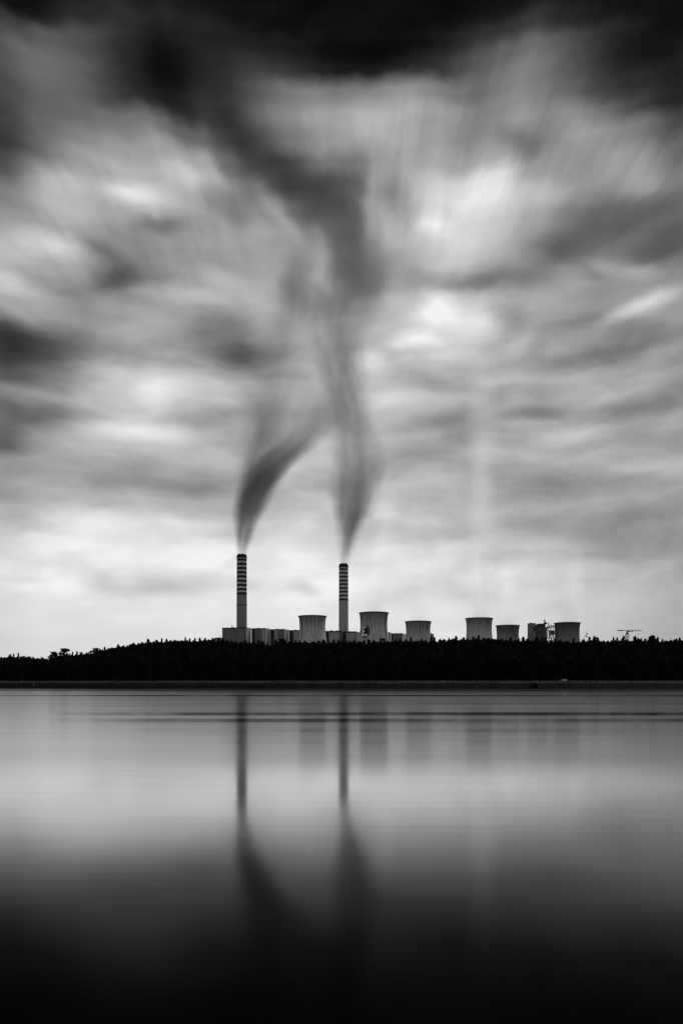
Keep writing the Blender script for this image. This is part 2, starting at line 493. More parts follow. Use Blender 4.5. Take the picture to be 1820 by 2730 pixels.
def land():
    xs = np.concatenate([np.linspace(-9000, -700, 18)[:-1], np.arange(-700, 701, 6.0), np.linspace(700, 9000, 18)[1:]])
    ts = np.array([-60, -6, 0, 1, 2.5, 4, 6, 8, 10, 12, 13, 15, 17, 19, 22, 30, 40, 50, 60, 70, 80, 90, 100, 110, 125, 140, 180, 230, 300, 420, 700, 1200, 2500, 6000, 30000.0])
    V = []
    for t in ts:
        for x in xs:
            y = shore(x) + t
            V.append((x, y, ground(x, y)))
    n = len(xs)
    Fc = [(i * n + k, i * n + k + 1, (i + 1) * n + k + 1, (i + 1) * n + k) for i in range(len(ts) - 1) for k in range(n - 1)]
    mb = MB()
    mb.add(V, Fc, 0, True)
    m, N, b = principled('bank_and_soil', 1.0, 0.05)
    g = N.n('ShaderNodeNewGeometry')
    x, y, z = N.sep(g.outputs['Position'])
    p = N.vmath('MULTIPLY', g.outputs['Position'], (0.05, 0.25, 0.7))
    n1 = N.noise(p, 1.0, 5.0, 0.65)
    n2 = N.noise(N.vmath('MULTIPLY', g.outputs['Position'], (0.5, 0.5, 1.2)), 1.0, 4.0, 0.6)
    # dry pale grass along the crest, dark wet stone facing below, a pale concrete toe at the waterline
    crest = N.remap(N.math('MULTIPLY_ADD', n1, 2.2, z), 4.9, 7.0, 0.0, 1.0)
    crest = N.math('MULTIPLY', crest, N.remap(z, 6.35, 6.8, 1.0, 0.0))
    base = N.math('MULTIPLY', N.remap(n2, 0.3, 0.7, 0.3, 1.9, kind='LINEAR'), 0.016)
    c = N.math('MULTIPLY_ADD', crest, N.math('MULTIPLY', N.remap(n2, 0.25, 0.75, 0.4, 1.6, kind='LINEAR'), 0.13), base)
    toe = N.math('MULTIPLY', N.remap(z, 0.35, 0.15, 0.0, 1.0), N.remap(x, -190.0, -90.0, 0.0, 1.0))
    c = N.mix(toe, c, N.math('MULTIPLY_ADD', n2, 0.12, 0.03))
    N.put(b, 'Base Color', N.comb(c, c, c))
    o = mb.build('terrain', m)
    tag(o, kind='structure')
land()

# ------------------------------------------------------------------ water
def water():
    mb = MB()
    ys = [-3000, -200, 0, 50, 200, 500, 900]
    xs = [-9000, -900, 0, 900, 9000]
    V = [(x, y, 0.0) for y in ys for x in xs]
    mb.add(V, [(i * 5 + k, i * 5 + k + 1, (i + 1) * 5 + k + 1, (i + 1) * 5 + k) for i in range(6) for k in range(4)])
    m = bpy.data.materials.new('lake_water')
    m.use_nodes = True
    t = m.node_tree
    t.nodes.clear()
    N = NT(t)
    g = N.n('ShaderNodeNewGeometry')
    x, y, z = N.sep(g.outputs['Position'])
    ly = N.math('LOGARITHM', N.math('MAXIMUM', y, 3.0), math.e)
    # wind bands: patches of ripples lie across the lake in long level streaks, with slick lanes between them
    band = N.noise(N.comb(N.math('MULTIPLY', N.math('DIVIDE', x, N.math('MAXIMUM', y, 5.0)), 0.7), N.math('MULTIPLY', ly, 5.0), 0.0), 1.3, 3.0, 0.55)
    xw = N.math('MULTIPLY', N.math('SUBTRACT', N.noise(N.comb(N.math('MULTIPLY', x, 0.004), 0.0, 2.0), 1.0, 2.0), 0.5), 0.10)
    lyw = N.math('ADD', ly, xw)
    fine = N.noise(N.comb(N.math('MULTIPLY', N.math('DIVIDE', x, N.math('MAXIMUM', y, 5.0)), 3.0), N.math('MULTIPLY', ly, 38.0), 4.0), 1.0, 3.0, 0.6)
    ripple = N.remap(lyw, math.log(41), math.log(60), 0.0, 1.0)                   # ripples begin some 50 m out
    rough = N.mix(ripple, N.math('MULTIPLY_ADD', fine, 0.05, 0.075), N.math('ADD', N.math('MULTIPLY_ADD', band, 0.05, 0.105), N.math('MULTIPLY', fine, 0.05)))
    def lane(dist, half, depth, x0, x1):
        """a slick lane across the lake at a distance, fading in from x0 to x1"""
        d = N.math('DIVIDE', N.math('ABSOLUTE', N.math('SUBTRACT', lyw, math.log(dist))), half)
        a = N.remap(d, 1.0, 0.3, 0.0, depth)
        brk = N.noise(N.comb(N.math('MULTIPLY', N.math('DIVIDE', x, y), 7.0), dist * 0.37, 0.0), 1.0, 3.0, 0.6)
        a = N.math('MULTIPLY', a, N.remap(brk, 0.3, 0.6, 0.35, 1.0))
        return N.math('MULTIPLY', a, N.remap(N.math('DIVIDE', x, y), x0, x1, 0.45, 1.0))
    for args in ((520, 0.06, 0.42, -0.5, -0.3), (318, 0.055, 0.62, -0.45, -0.25), (137, 0.075, 0.42, -0.42, -0.1), (114, 0.07, 0.36, -0.5, -0.1), (200, 0.03, 0.25, -0.5, 0.2), (90, 0.05, 0.16, -0.5, 0.0), (72, 0.04, 0.16, -0.2, 0.3)):
        rough = N.math('MULTIPLY', rough, N.math('SUBTRACT', 1.0, lane(*args)))
    gl = N.n('ShaderNodeBsdfAnisotropic', distribution='GGX')
    N.put(gl, 'Roughness', rough)
    gl.inputs['Color'].default_value = (1, 1, 1, 1)
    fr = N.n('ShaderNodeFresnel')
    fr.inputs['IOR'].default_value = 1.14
    # reflectance falls steeper than real water: the darkening of near water is put in here
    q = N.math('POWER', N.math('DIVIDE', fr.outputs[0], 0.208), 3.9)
    refl = N.math('MULTIPLY', N.math('DIVIDE', q, N.math('ADD', q, 1.0)), N.mix(ripple, 0.80, N.remap(N.math('DIVIDE', x, N.math('MAXIMUM', y, 5.0)), -0.35, 0.05, 0.67, 0.53)))  # rippled water also darkened towards the right through its reflectance
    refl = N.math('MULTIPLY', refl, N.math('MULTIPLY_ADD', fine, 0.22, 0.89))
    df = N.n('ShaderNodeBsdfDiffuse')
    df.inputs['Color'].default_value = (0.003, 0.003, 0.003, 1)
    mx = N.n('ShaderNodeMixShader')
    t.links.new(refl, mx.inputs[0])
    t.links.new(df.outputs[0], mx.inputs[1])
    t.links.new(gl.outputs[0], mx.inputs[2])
    out = N.n('ShaderNodeOutputMaterial')
    t.links.new(mx.outputs[0], out.inputs[0])
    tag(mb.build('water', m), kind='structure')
water()

# ------------------------------------------------------------------ chimneys
def chimney(cx, D, ytop, halfpx, bands, ring, label, shaft='shaft'):
    s = D / F
    zt = Z(ytop, D)
    base = 6.0
    root = empty('chimney', (X(cx, D), D, base), label, 'chimney', 'striped chimneys of the power station')
    rt, rb = halfpx * s, halfpx * s * 1.10
    zc0 = Z(ytop + 10.5, D)                 # underside of the cap
    h = zc0 - base
    def rad(z): return rb + (rt - rb) * min(1.0, (z - base) / h) ** 0.8
    # rings at every paint edge
    edges = [zc0]
    for (a, b) in bands:
        edges += [Z(a, D), Z(b, D)]
    edges = sorted(set(edges))
    prof, mi = [], []
    lows = list(np.linspace(base, edges[0], 9))[:-1]
    zs = lows + edges
    for i, z in enumerate(zs):
        prof.append((rad(z), z - base))
        if i < len(zs) - 1:
            mid = 0.5 * (z + zs[i + 1])
            k = 2
            if mid > Z(bands[-1][1], D): k = 1
            for (a, b) in bands:
                if Z(b, D) < mid < Z(a, D): k = 0
            mi.append(k)
    mb = MB()
    mb.lathe(prof, 56, mi)
    mb.build('shaft', [M['dark_paint'], M['light_paint'], M[shaft]], root)
    # cap: flared collar that narrows upwards, its top edge notched between the flues
    n = 64
    V = []
    hc = 10.0 * s
    for j, (rr, zz) in enumerate(((1.0, 0.0), (1.10, 0.25), (1.10, 1.1), (1.0, 5.0 * s), (0.90, hc))):
        for k in range(n):
            t = 2 * math.pi * k / n
            z = zz
            if j == 4:
                d = abs(((t + math.pi / 8) % (math.pi / 4)) - math.pi / 8)
                z = zz - (1.9 * s if d < 0.07 else 0.0) + 0.25 * s * math.sin(3 * t)
            V.append((rt * rr * math.cos(t), rt * rr * math.sin(t), zc0 - base + z))
    for k in range(n):
        t = 2 * math.pi * k / n
        V.append((rt * 0.8 * math.cos(t), rt * 0.8 * math.sin(t), zc0 - base + hc - 2 * s))
    Fc = [(j * n + k, j * n + (k + 1) % n, (j + 1) * n + (k + 1) % n, (j + 1) * n + k) for j in range(5) for k in range(n)]
    Fc.append(tuple(range(5 * n, 6 * n)))
    cb = MB()
    cb.add(V, Fc)
    cb.build('cap', M['soot'], root)
    if ring:
        z = Z(ring, D) - base
        r = rad(z + base)
        g = MB()
        g.lathe([(r + 0.01, z - 0.4), (r + 1.1, z - 0.3), (r + 1.1, z + 0.7), (r + 0.01, z + 0.7)], 40, smooth=False)
        g.build('platform', M['dark_metal'], root)
    g = MB()
    a = R(-72)
    for z0, z1 in [(2 + i * (h / 12), 2 + (i + 1) * (h / 12)) for i in range(12)]:
        z1 = min(z1, h - 1)
        r0, r1 = rad(z0 + base) + 0.5, rad(z1 + base) + 0.5
        g.bar((r0 * math.cos(a), r0 * math.sin(a), z0), (r1 * math.cos(a), r1 * math.sin(a), z1), 0.28)
    g.build('ladder', M['shaft'], root)
    return root

A_BANDS = [(1495.2 + 11.22 * (k - 0.27) - 2.0, 1495.2 + 11.22 * (k + 0.25) - 2.0 + 1.0) for k in range(9)]
B0 = 1440 + 247 * .3189
B_BANDS = [(B0 + 10.0 * (k - 0.24), B0 + 10.0 * (k + 0.24)) for k in range(9)]
D_A, D_B = 1833.0, 1978.0
chimney(644.6, D_A, 1477.5, 13.2, A_BANDS, 1613.5, 'taller striped chimney, left of the pair, rising behind the long boiler house roof')
chimney(915.6, D_B, 1502.5, 12.3, B_BANDS, 1600.5, 'shorter striped chimney, right of the pair, between two cooling towers', 'shaft_pale')

# ------------------------------------------------------------------ cooling towers
def tower_r(z, H=132.0, rt=26.6):
    zt = H - 20.0
    a = rt / math.sqrt(1 + (20 / 50.0) ** 2)
    c = 50.0 if z > zt else 62.0
    return a * math.sqrt(1 + ((z - zt) / c) ** 2)

def front_angle(px, cx, D, z, rt):
    """angle on the shell at which a photo column is seen"""
    q = (px - cx) / F * D / tower_r(z, rt=rt)
    return -math.pi / 2 + math.asin(max(-1, min(1, q)))

def cooling_tower(cx, halfpx, ytop, mat, label, ladder=None):
    D = 126.5 * F / (YH - ytop)
    rt = halfpx / F * D
    root = empty('cooling_tower', (X(cx, D), D, 0.0), label, 'cooling tower', 'cooling towers')
    zs = list(np.linspace(8, 112, 22)) + list(np.linspace(115, 131.2, 7))
    prof = [(tower_r(z, rt=rt), z) for z in zs]
    inner = [(r - 0.9, z) for r, z in reversed(prof)]
    mb = MB()
    mb.lathe(prof + inner, 96)
    mb.build('shell', mat, root)
    r = tower_r(131.2, rt=rt)
    mb = MB()
    mb.lathe([(r - 0.95, 131.2), (r + 0.2, 130.4), (r + 1.1, 131.0), (r + 1.1, 132.2), (r - 0.2, 132.5), (r - 1.6, 132.5), (r - 1.6, 131.0), (r - 0.95, 131.2)], 96, smooth=False)
    mb.build('rim', M['dark_metal'], root)
    # raking columns under the shell
    mb = MB()
    rb, rg = tower_r(8, rt=rt), tower_r(8, rt=rt) + 5.0
    for k in range(36):
        t = 2 * math.pi * k / 36
        for s in (-1, 1):
            t2 = t + s * math.pi / 36
            mb.bar((rg * math.cos(t), rg * math.sin(t), 5.0), (rb * math.cos(t2), rb * math.sin(t2), 8.4), 0.5)
    mb.build('support_columns', M['slab_concrete'], root)
    if ladder:
        px, w = ladder
        mb = MB()
        prev = None
        for z in np.linspace(20, 131, 24):
            a = front_angle(px, cx, D, 120, rt)
            rr = tower_r(z, rt=rt) + 0.45
            p = (rr * math.cos(a), rr * math.sin(a), z)
            if prev: mb.bar(prev, p, w)
            prev = p
        mb.build('ladder', M['dark_metal'], root)
    return root, D, rt

T = {}
T[1] = cooling_tower(832.7, 37.0, 1643.0, tower_concrete('tower_concrete_streaked', 0.47, 1.0), 'cooling tower standing in front of the boiler houses, left of the shorter chimney', (806, 0.6))
T[2] = cooling_tower(996.0, 38.8, 1634.0, tower_concrete('tower_concrete_emblem', 0.47, 2.0), 'largest cooling tower with a round emblem on its shell, right of the shorter chimney', (1026, 0.75))
T[3] = cooling_tower(1114.0, 34.6, 1657.5, tower_concrete('tower_concrete_mid', 0.40, 3.0), 'grey cooling tower standing alone just right of the emblem tower')
T[4] = cooling_tower(1276.3, 35.8, 1649.0, tower_concrete('tower_concrete_pale', 0.44, 4.0), 'cooling tower under the tall pale steam column, with a shorter one at its right', (1305, 0.4))
T[5] = cooling_tower(1352.6, 31.0, 1668.0, tower_concrete('tower_concrete_dull', 0.24, 5.0), 'shortest looking dull cooling tower, right beside a taller one')
T[6] = cooling_tower(1511.0, 33.8, 1661.0, tower_concrete('tower_concrete_dark', 0.19, 6.0), 'darkest cooling tower, beside the pale steel framework')

def emblem():
    root, D, rt = T[2]
    cx = 996.0
    k = 100.0 / 1568.0
    def patch(rows, off, name, mat, nx=10):
        mb = MB()
        V = []
        for (cy_, xl, xr) in rows:
            py = 1620 + cy_ * k
            # z on the near side of the shell
            z = EYE + (YH - py) / F * (D - 20)
            for i in range(nx + 1):
                px = 950 + (xl + (xr - xl) * i / nx) * k
                a = front_angle(px, cx, D - 16, z, rt)
                r = tower_r(z, rt=rt) + off
                V.append((r * math.cos(a), r * math.sin(a), z))
        fs = [(j * (nx + 1) + i, (j + 1) * (nx + 1) + i, (j + 1) * (nx + 1) + i + 1, j * (nx + 1) + i + 1) for j in range(len(rows) - 1) for i in range(nx)]
        mb.add(V, fs)
        o = mb.build(name, mat, root)
        return o
    rows = []
    for j in range(25):
        t = -1 + 2 * j / 24.0
        w = 188 * math.sqrt(max(0.0004, 1 - t * t))
        c = 345 - 30 * t
        rows.append((1012 + 275 * t, c - w, c + w))
    patch(rows, 0.12, 'emblem_disc', M['logo_dark'], 14)
    # white letter: stem, two bars and a nub, leaning like the painted one
    def sl(y): return 238 - 62 * (y - 785) / 405.0
    let = [(785, sl(785), 385), (850, sl(850), 385), (852, sl(852), 302), (930, sl(930), 292), (940, sl(940), 318), (975, sl(975), 340),
           (1010, sl(1010), 325), (1022, sl(1022), 290), (1098, sl(1098), 282), (1100, sl(1100), 425), (1190, sl(1190), 432)]
    patch(let, 0.26, 'emblem_letter', M['logo_white'], 8)
    blk = [(860, 306, 425), (925, 300, 428), (940, 324, 430), (975, 346, 431), (1010, 331, 434), (1025, 296, 438), (1090, 288, 442)]
    patch(blk, 0.26, 'emblem_black', M['logo_black'], 6)  # black part of the painted letter
emblem()

# ------------------------------------------------------------------ boiler houses and their neighbours
ROOF_Z = Z(1672.5, 1772.0)
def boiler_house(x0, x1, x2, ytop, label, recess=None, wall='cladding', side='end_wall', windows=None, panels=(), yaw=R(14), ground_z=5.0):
    """x0..x1: front in photo columns, x1..x2: end wall; turned so that the right end shows"""
    D = (ROOF_Z - EYE) * F / (YH - ytop)
    c, s = math.cos(yaw), math.sin(yaw)
    X1 = X(x1, D)
    u0, u2 = (x0 - XC) / F, (x2 - XC) / F
    w = (X1 - u0 * D) / (c + u0 * s)
    d = (u2 * D - X1) / (s - u2 * c)
    root = empty('boiler_house', (X1, D, ground_z), label, 'boiler house', 'row of boiler houses', -yaw)
    H = ROOF_Z - ground_z
    # local axes: x to the right along the front, y into the block; the origin is the front right corner
    px = w / (x1 - x0)
    mb = MB()
    mb.box(-w, 0, 0, d, 0, H - 2.2, 0)
    mb.f.pop(3); mb.mi.pop(3); mb.smooth.pop(3)      # right end wall is a part of its own
    mb.build('wall', M[wall], root)
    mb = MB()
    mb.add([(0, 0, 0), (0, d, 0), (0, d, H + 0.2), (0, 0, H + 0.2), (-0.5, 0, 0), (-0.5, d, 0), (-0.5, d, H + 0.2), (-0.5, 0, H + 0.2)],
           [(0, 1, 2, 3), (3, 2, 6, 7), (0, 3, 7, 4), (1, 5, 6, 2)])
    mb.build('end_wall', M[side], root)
    mb = MB()
    mb.box(-w - 0.4, -0.52, -0.5, d + 0.3, H - 2.2, H, 0)
    mb.box(-w * 0.7, -w * 0.6, d * 0.3, d * 0.5, H, H + 1.8, 0)
    mb.box(-w * 0.33, -w * 0.24, d * 0.4, d * 0.6, H, H + 1.2, 0)
    mb.build('roof', M['roof_dark'], root)
    if recess:
        mb = MB()
        mb.box(-w - 0.05, -w + (recess - x0) * px, -0.25, 3, 0, H - 2.25, 0)
        mb.build('dark_bay', M['cladding_dark'], root)
    for (a, b, ya, yb, mt) in panels:
        mb = MB()
        mb.box(-w + (a - x0) * px, -w + (b - x0) * px, -0.35, 1, H - (yb - ytop) * D / F, H - (ya - ytop) * D / F, 0)
        mb.build('cladding_panel', M[mt], root)
    if windows:
        f0, f1, y0, y1, n = windows
        for k in range(n):
            zc = H - (y0 + (y1 - y0) * k / (n - 1.0) - ytop) * D / F
            mb = MB()
            mb.box(-0.2, 0.3, d * f0, d * f1, zc - 0.75, zc + 0.75, 0)
            mb.build('window', M['glass_dark'], root)
    return root, D, H, w, d

bh1 = boiler_house(592.5, 656.3, 669.5, 1672.5, 'boiler house at the left end of the row, under the taller chimney', wall='cladding',
                   panels=((600, 617, 1695.5, 1697, 'cladding_pale'), (630, 655, 1678, 1700, 'cladding')))
bh2 = boiler_house(670.5, 708.0, 721.0, 1674.5, 'boiler house second in the row, a tall column of windows on its end wall', recess=679, wall='cladding', side='end_wall',
                   windows=(0.38, 0.72, 1681.5, 1712, 9), panels=((679.5, 698, 1679, 1710, 'cladding'), (698.2, 706, 1679, 1712, 'cladding_pale')))
bh3 = boiler_house(721.2, 758.0, 770.5, 1677.0, 'boiler house with blotchy pale cladding, third in the row from the left', recess=730.5, wall='cladding', side='end_wall',
                   windows=(0.30, 0.62, 1683, 1703, 6), panels=((731, 741, 1680, 1712, 'cladding_pale'), (742, 757, 1686, 1708, 'cladding')))
bh4 = boiler_house(771.0, 804.0, 816.0, 1679.5, 'boiler house partly hidden behind the cooling tower left of the shorter chimney', recess=781, wall='cladding', side='end_wall',
                   panels=((782, 796, 1683, 1712, 'cladding_pale'),))
bh5 = boiler_house(866.0, 909.0, 914.0, 1681.5, 'boiler house between the streaked cooling tower and the base of the shorter chimney', recess=876, wall='cladding', side='cladding_dark',
                   panels=((877, 903, 1686, 1712, 'cladding_pale'),))
bh6 = boiler_house(914.3, 947.5, 962.0, 1683.0, 'boiler house in front of the shorter chimney, left of the emblem tower', recess=922, wall='cladding', side='cladding',
                   windows=(0.2, 0.7, 1690, 1704, 5), panels=((923, 945, 1688, 1712, 'cladding_pale'),))
bh7 = boiler_house(1042.0, 1072.0, 1086.0, 1688.0, 'boiler house showing between the emblem tower and the next cooling tower', recess=1047, wall='cladding', side='end_wall')

def box_house(name, x0, x1, ytop, D, depth, mat, roofmat, label, cat, trims=()):
    root = empty(name, (X(x0, D), D, 5.0), label, cat)
    w = X(x1, D) - X(x0, D)
    H = Z(ytop, D) - 5.0
    mb = MB(); mb.box(0, w, 0, depth, 0, H - 1.2); mb.build('wall', mat, root)
    mb = MB(); mb.box(-0.3, w + 0.3, -0.3, depth + 0.3, H - 1.2, H); mb.box(w * 0.2, w * 0.5, depth * 0.3, depth * 0.6, H, H + 1.0)
    mb.build('roof', roofmat, root)
    for (a, b, ya, yb, mt, nm) in trims:
        mb = MB()
        mb.box((a - x0) / F * D, (b - x0) / F * D, -0.25, 0.5, Z(yb, D) - 5, Z(ya, D) - 5)
        mb.build(nm, M[mt], root)
    return root, w, H

box_house('conveyor_house', 572.5, 592.0, 1700.0, 1745, 30, M['cladding'], M['cladding_dark'], 'low flat shed at the left foot of the long boiler house', 'industrial shed')
box_house('switch_house', 1033.0, 1041.5, 1686.0, 1800, 25, M['end_wall'], M['cladding'], 'narrow pale block tucked against the right edge of the emblem tower', 'industrial block')
box_house('pump_house', 1146.5, 1155.5, 1690.0, 1720, 25, M['cladding'], M['roof_dark'], 'small dark block at the right foot of the tower next to the emblem tower', 'industrial block',
          ((1147, 1149, 1687, 1690.3, 'cladding_dark', 'vent'),))
box_house('stair_tower', 1410.0, 1426.8, 1661.2, 1690, 16, M['slab_concrete'], M['cladding_dark'], 'slim concrete stair tower standing alone left of the steel framework', 'stair tower',
          ((1420.3, 1426.0, 1671, 1682.5, 'cladding_dark', 'dark_opening'), (1411, 1414, 1694, 1700, 'cladding_dark', 'dark_opening')))

def roof_siren(px, py_top, py_base, D, r, label, name='roof_siren'):
    root = empty(name, (X(px, D), D + 3, Z(py_base, D)), label, 'siren')
    h = Z(py_top, D) - Z(py_base, D)
    mb = MB(); mb.bar((0, 0, 0), (0, 0, h - r), 0.3); mb.build('mast', M['dark_metal'], root)
    mb = MB(); mb.lathe([(0.05, h - 2 * r), (r, h - 1.6 * r), (r * 1.15, h - r), (r * 0.8, h - 0.2 * r), (0.05, h)], 12); mb.build('horn', M['dark_metal'], root)
roof_siren(618.0, 1666.0, 1671.9, 1785, 1.1, 'round black siren on a mast on the roof left of the taller chimney')
roof_siren(587.6, 1693.2, 1699.6, 1750, 0.8, 'small dark siren on a mast on the low shed roof')

def lattice(mb, a, b, w, n, r, mi=0):
    """square lattice girder from a to b"""
    a, b = Vector(a), Vector(b)
    d = (b - a).normalized()
    p = d.cross(Vector((0, 1, 0)))
    if p.length < 0.1: p = d.cross(Vector((1, 0, 0)))
    p.normalize(); q = d.cross(p)
    cs = [(-1, -1), (1, -1), (1, 1), (-1, 1)]
    pts = [[a + (b - a) * i / n + p * (w * s) + q * (w * t) for s, t in cs] for i in range(n + 1)]
    for k in range(4):
        mb.bar(pts[0][k], pts[n][k], r, mi)
    for i in range(n):
        for k in range(4):
            k2 = (k + 1) % 4
            mb.bar(pts[i][k], pts[i + 1][k2] if i % 2 else pts[i + 1][k], r * 0.7, mi)
            mb.bar(pts[i][k], pts[i + 1][k2], r * 0.7, mi)
            mb.bar(pts[i][k], pts[i][k2], r * 0.7, mi)

def framework():
    D = 1700.0
    s = D / F
    x0 = X(1436, D)
    k = 200.0 / 1568.0
    root = empty('boiler_house', (x0, D, 5.0), 'half built boiler house in a steel framework, left of the darkest cooling tower', 'boiler house')
    def P(cx, cy_, y=0.0):      # crop pixel of the close-up -> local point
        return (X(1380 + cx * k, D) - x0, y, Z(1620 + cy_ * k, D) - 5.0)
    mb = MB()
    a, b = P(470, 340), P(602, 340)
    mb.box(a[0], b[0], 12, 46, 0, a[2])
    mb.build('wall', M['cladding_dark'], root)
    mb = MB()
    a, b = P(438, 408), P(612, 408)
    mb.box(a[0], b[0], 4, 11.8, 0, a[2])
    mb.build('lower_wall', M['cladding'], root)
    mb = MB()
    a, b = P(462, 325), P(610, 342)
    mb.box(a[0], b[0], 11.5, 46.5, b[2], a[2])
    mb.build('roof', M['roof_dark'], root)
    # dark steel: columns, floors, bridge to the stair tower
    mb = MB()
    for cx in (440, 480, 520, 560, 600, 645, 690, 735, 776):
        p, q = P(cx, 400 if cx < 610 else 362, 2), P(cx, 800, 2)
        mb.bar(p, q, 0.45)
    for cy_ in (402, 440, 500, 570, 640):
        mb.bar(P(438, cy_, 1.8), P(612, cy_, 1.8), 0.38)
    for cy_ in (370, 395, 425):
        mb.bar(P(610, cy_, 3), P(778, cy_, 3), 0.6)
    for cx in (440, 480, 520, 560):
        mb.bar(P(cx, 440, 1.6), P(cx + 40, 500, 1.6), 0.28)
        mb.bar(P(cx + 40, 570, 1.6), P(cx, 500, 1.6), 0.28)
    for cx in (615, 655, 695, 735):
        mb.bar(P(cx, 370, 2.8), P(cx + 40, 425, 2.8), 0.4)
        mb.bar(P(cx + 40, 370, 2.8), P(cx, 425, 2.8), 0.4)
    a, b = P(690, 470), P(778, 562)
    mb.box(a[0], b[0], 5, 20, b[2], a[2])
    a, b = P(630, 400), P(676, 420)
    mb.box(a[0], b[0], 5, 20, b[2], a[2])
    mb.bar(P(612, 430, 6), P(705, 520, 6), 0.6)
    mb.build('steel_frame', M['steel'], root)
    mb = MB()
    a, b = P(368, 398), P(470, 410)
    mb.box(a[0], b[0], 2, 6, b[2], a[2])
    mb.bar(P(385, 408, 3), P(432, 520, 3), 0.7)
    mb.bar(P(432, 408, 3), P(432, 660, 3), 0.8)
    mb.bar(P(432, 560, 3), P(392, 650, 3), 0.35)
    mb.bar(P(420, 412, 3), P(452, 500, 3), 0.4)
    mb.build('bridge', M['steel'], root)
    # pale ducts and struts in front
    mb = MB()
    for a_, b_, r in (((615, 425), (615, 660), 0.8), ((650, 470), (650, 660), 0.9), ((676, 425), (664, 660), 0.7), ((640, 520), (700, 660), 0.6),
                      ((690, 540), (776, 655), 0.7), ((776, 575), (776, 660), 0.8), ((735, 560), (735, 660), 0.6), ((705, 590), (705, 665), 0.5),
                      ((610, 640), (776, 640), 0.7), ((640, 560), (776, 610), 0.5), ((620, 470), (676, 540), 0.6), ((755, 575), (700, 660), 0.5),
                      ((660, 425), (700, 425), 0.6), ((630, 350), (690, 350), 0.5)):
        mb.bar(P(a_[0], a_[1], 0.5), P(b_[0], b_[1], 0.5), r)
    mb.build('pale_ducts', M['steel_pale'], root)
    # derrick on the roof
    c = MB()
    c.bar(P(580, 322, 18), P(600, 285, 18), 1.0)
    c.bar(P(640, 322, 18), P(612, 285, 18), 1.0)
    c.bar(P(608, 322, 18), P(600, 262, 18), 0.9)
    a, b = P(588, 292), P(632, 322)
    c.box(a[0], b[0], 15, 20, b[2], a[2])
    a, b = P(580, 242), P(612, 262)
    c.box(a[0], b[0], 16.5, 19.5, b[2], a[2])
    a, b = P(606, 317), P(690, 328)
    c.box(a[0], b[0], 15.5, 19, b[2] - 0.1, a[2])
    c.build('roof_derrick', M['dark_metal'], root)
framework()

def tower_crane():
    D = 1540.0
    k = 120.0 / 1568.0
    x0 = X(1670.2, D)
    root = empty('tower_crane', (x0, D, 6.0), 'tower crane with its jib held level above the treetops, at right', 'crane')
    def P(cx, cy_, y=0.0): return (X(1620 + cx * k, D) - x0, y, Z(1650 + cy_ * k, D) - 6.0)
    mb = MB()
    top = P(655, 550)
    lattice(mb, (-0, 0, 0), (0, 0, top[2]), 2.6, 20, 0.30)
    mb.bar(P(600, 606), P(722, 606), 0.45)
    mb.build('mast', M['dark_metal'], root)
    mb = MB()
    a, b = P(618, 505), P(700, 548)
    mb.box(a[0], b[0], -2, 2, b[2], a[2])
    a, b = P(634, 430), P(680, 505)
    mb.box(a[0], b[0], -1.5, 1.5, b[2], a[2])
    mb.bar(P(600, 548), P(640, 480), 0.4); mb.bar(P(718, 548), P(676, 480), 0.4)
    mb.build('slewing_head', M['dark_metal'], root)
    mb = MB()
    a, b = P(690, 425), P(745, 458)
    mb.box(a[0], b[0], -1.2, 1.2, b[2], a[2])
    mb.build('cab', M['steel'], root)
    mb = MB()
    lattice(mb, P(660, 405), P(1170, 408), 1.0, 16, 0.16)
    mb.build('jib', M['steel'], root)
    mb = MB()
    lattice(mb, P(660, 402), P(330, 405), 0.8, 8, 0.14)
    mb.build('counter_jib', M['steel'], root)
    mb = MB()
    a, b = P(322, 392), P(520, 420)
    mb.box(a[0], b[0], -1.3, 1.3, b[2], a[2])
    mb.build('counterweight', M['dark_metal'], root)
    mb = MB()
    a, b = P(780, 412), P(845, 440)
    mb.box(a[0], b[0], -1.3, 1.3, b[2], a[2])
    mb.bar(P(820, 440), P(842, 455), 0.6)
    mb.build('trolley', M['dark_metal'], root)
    mb = MB()
    a, b = P(1032, 518), P(1066, 546)
    mb.box(a[0], b[0], -0.8, 0.8, b[2], a[2])
    mb.bar(P(1049, 415), P(1049, 520), 0.05)
    mb.build('hook_block', M['dark_metal'], root)
tower_crane()

def small_derrick():
    D = 1560.0
    x0 = X(1561, D)
    root = empty('derrick_mast', (x0, D, 6.0), 'small slanted derrick poking above the trees, right of the darkest cooling tower', 'crane')
    def P(px, py, y=0.0): return (X(px, D) - x0, y, Z(py, D) - 6.0)
    mb = MB()
    mb.bar(P(1545, 1720), P(1562, 1692), 0.55); mb.bar(P(1577, 1712), P(1561, 1693), 0.45); mb.bar(P(1560, 1696), P(1568, 1699), 0.5)
    mb.build('legs', M['steel'], root)
    mb = MB()
    mb.bar(P(1560, 1695), P(1564, 1689), 0.5)
    a, b = P(1562, 1688.3), P(1566, 1690.3)
    mb.box(a[0], b[0], -1, 1, b[2], a[2])
    mb.build('head', M['dark_metal'], root)
small_derrick()

# ------------------------------------------------------------------ trees
rng = np.random.default_rng(11)

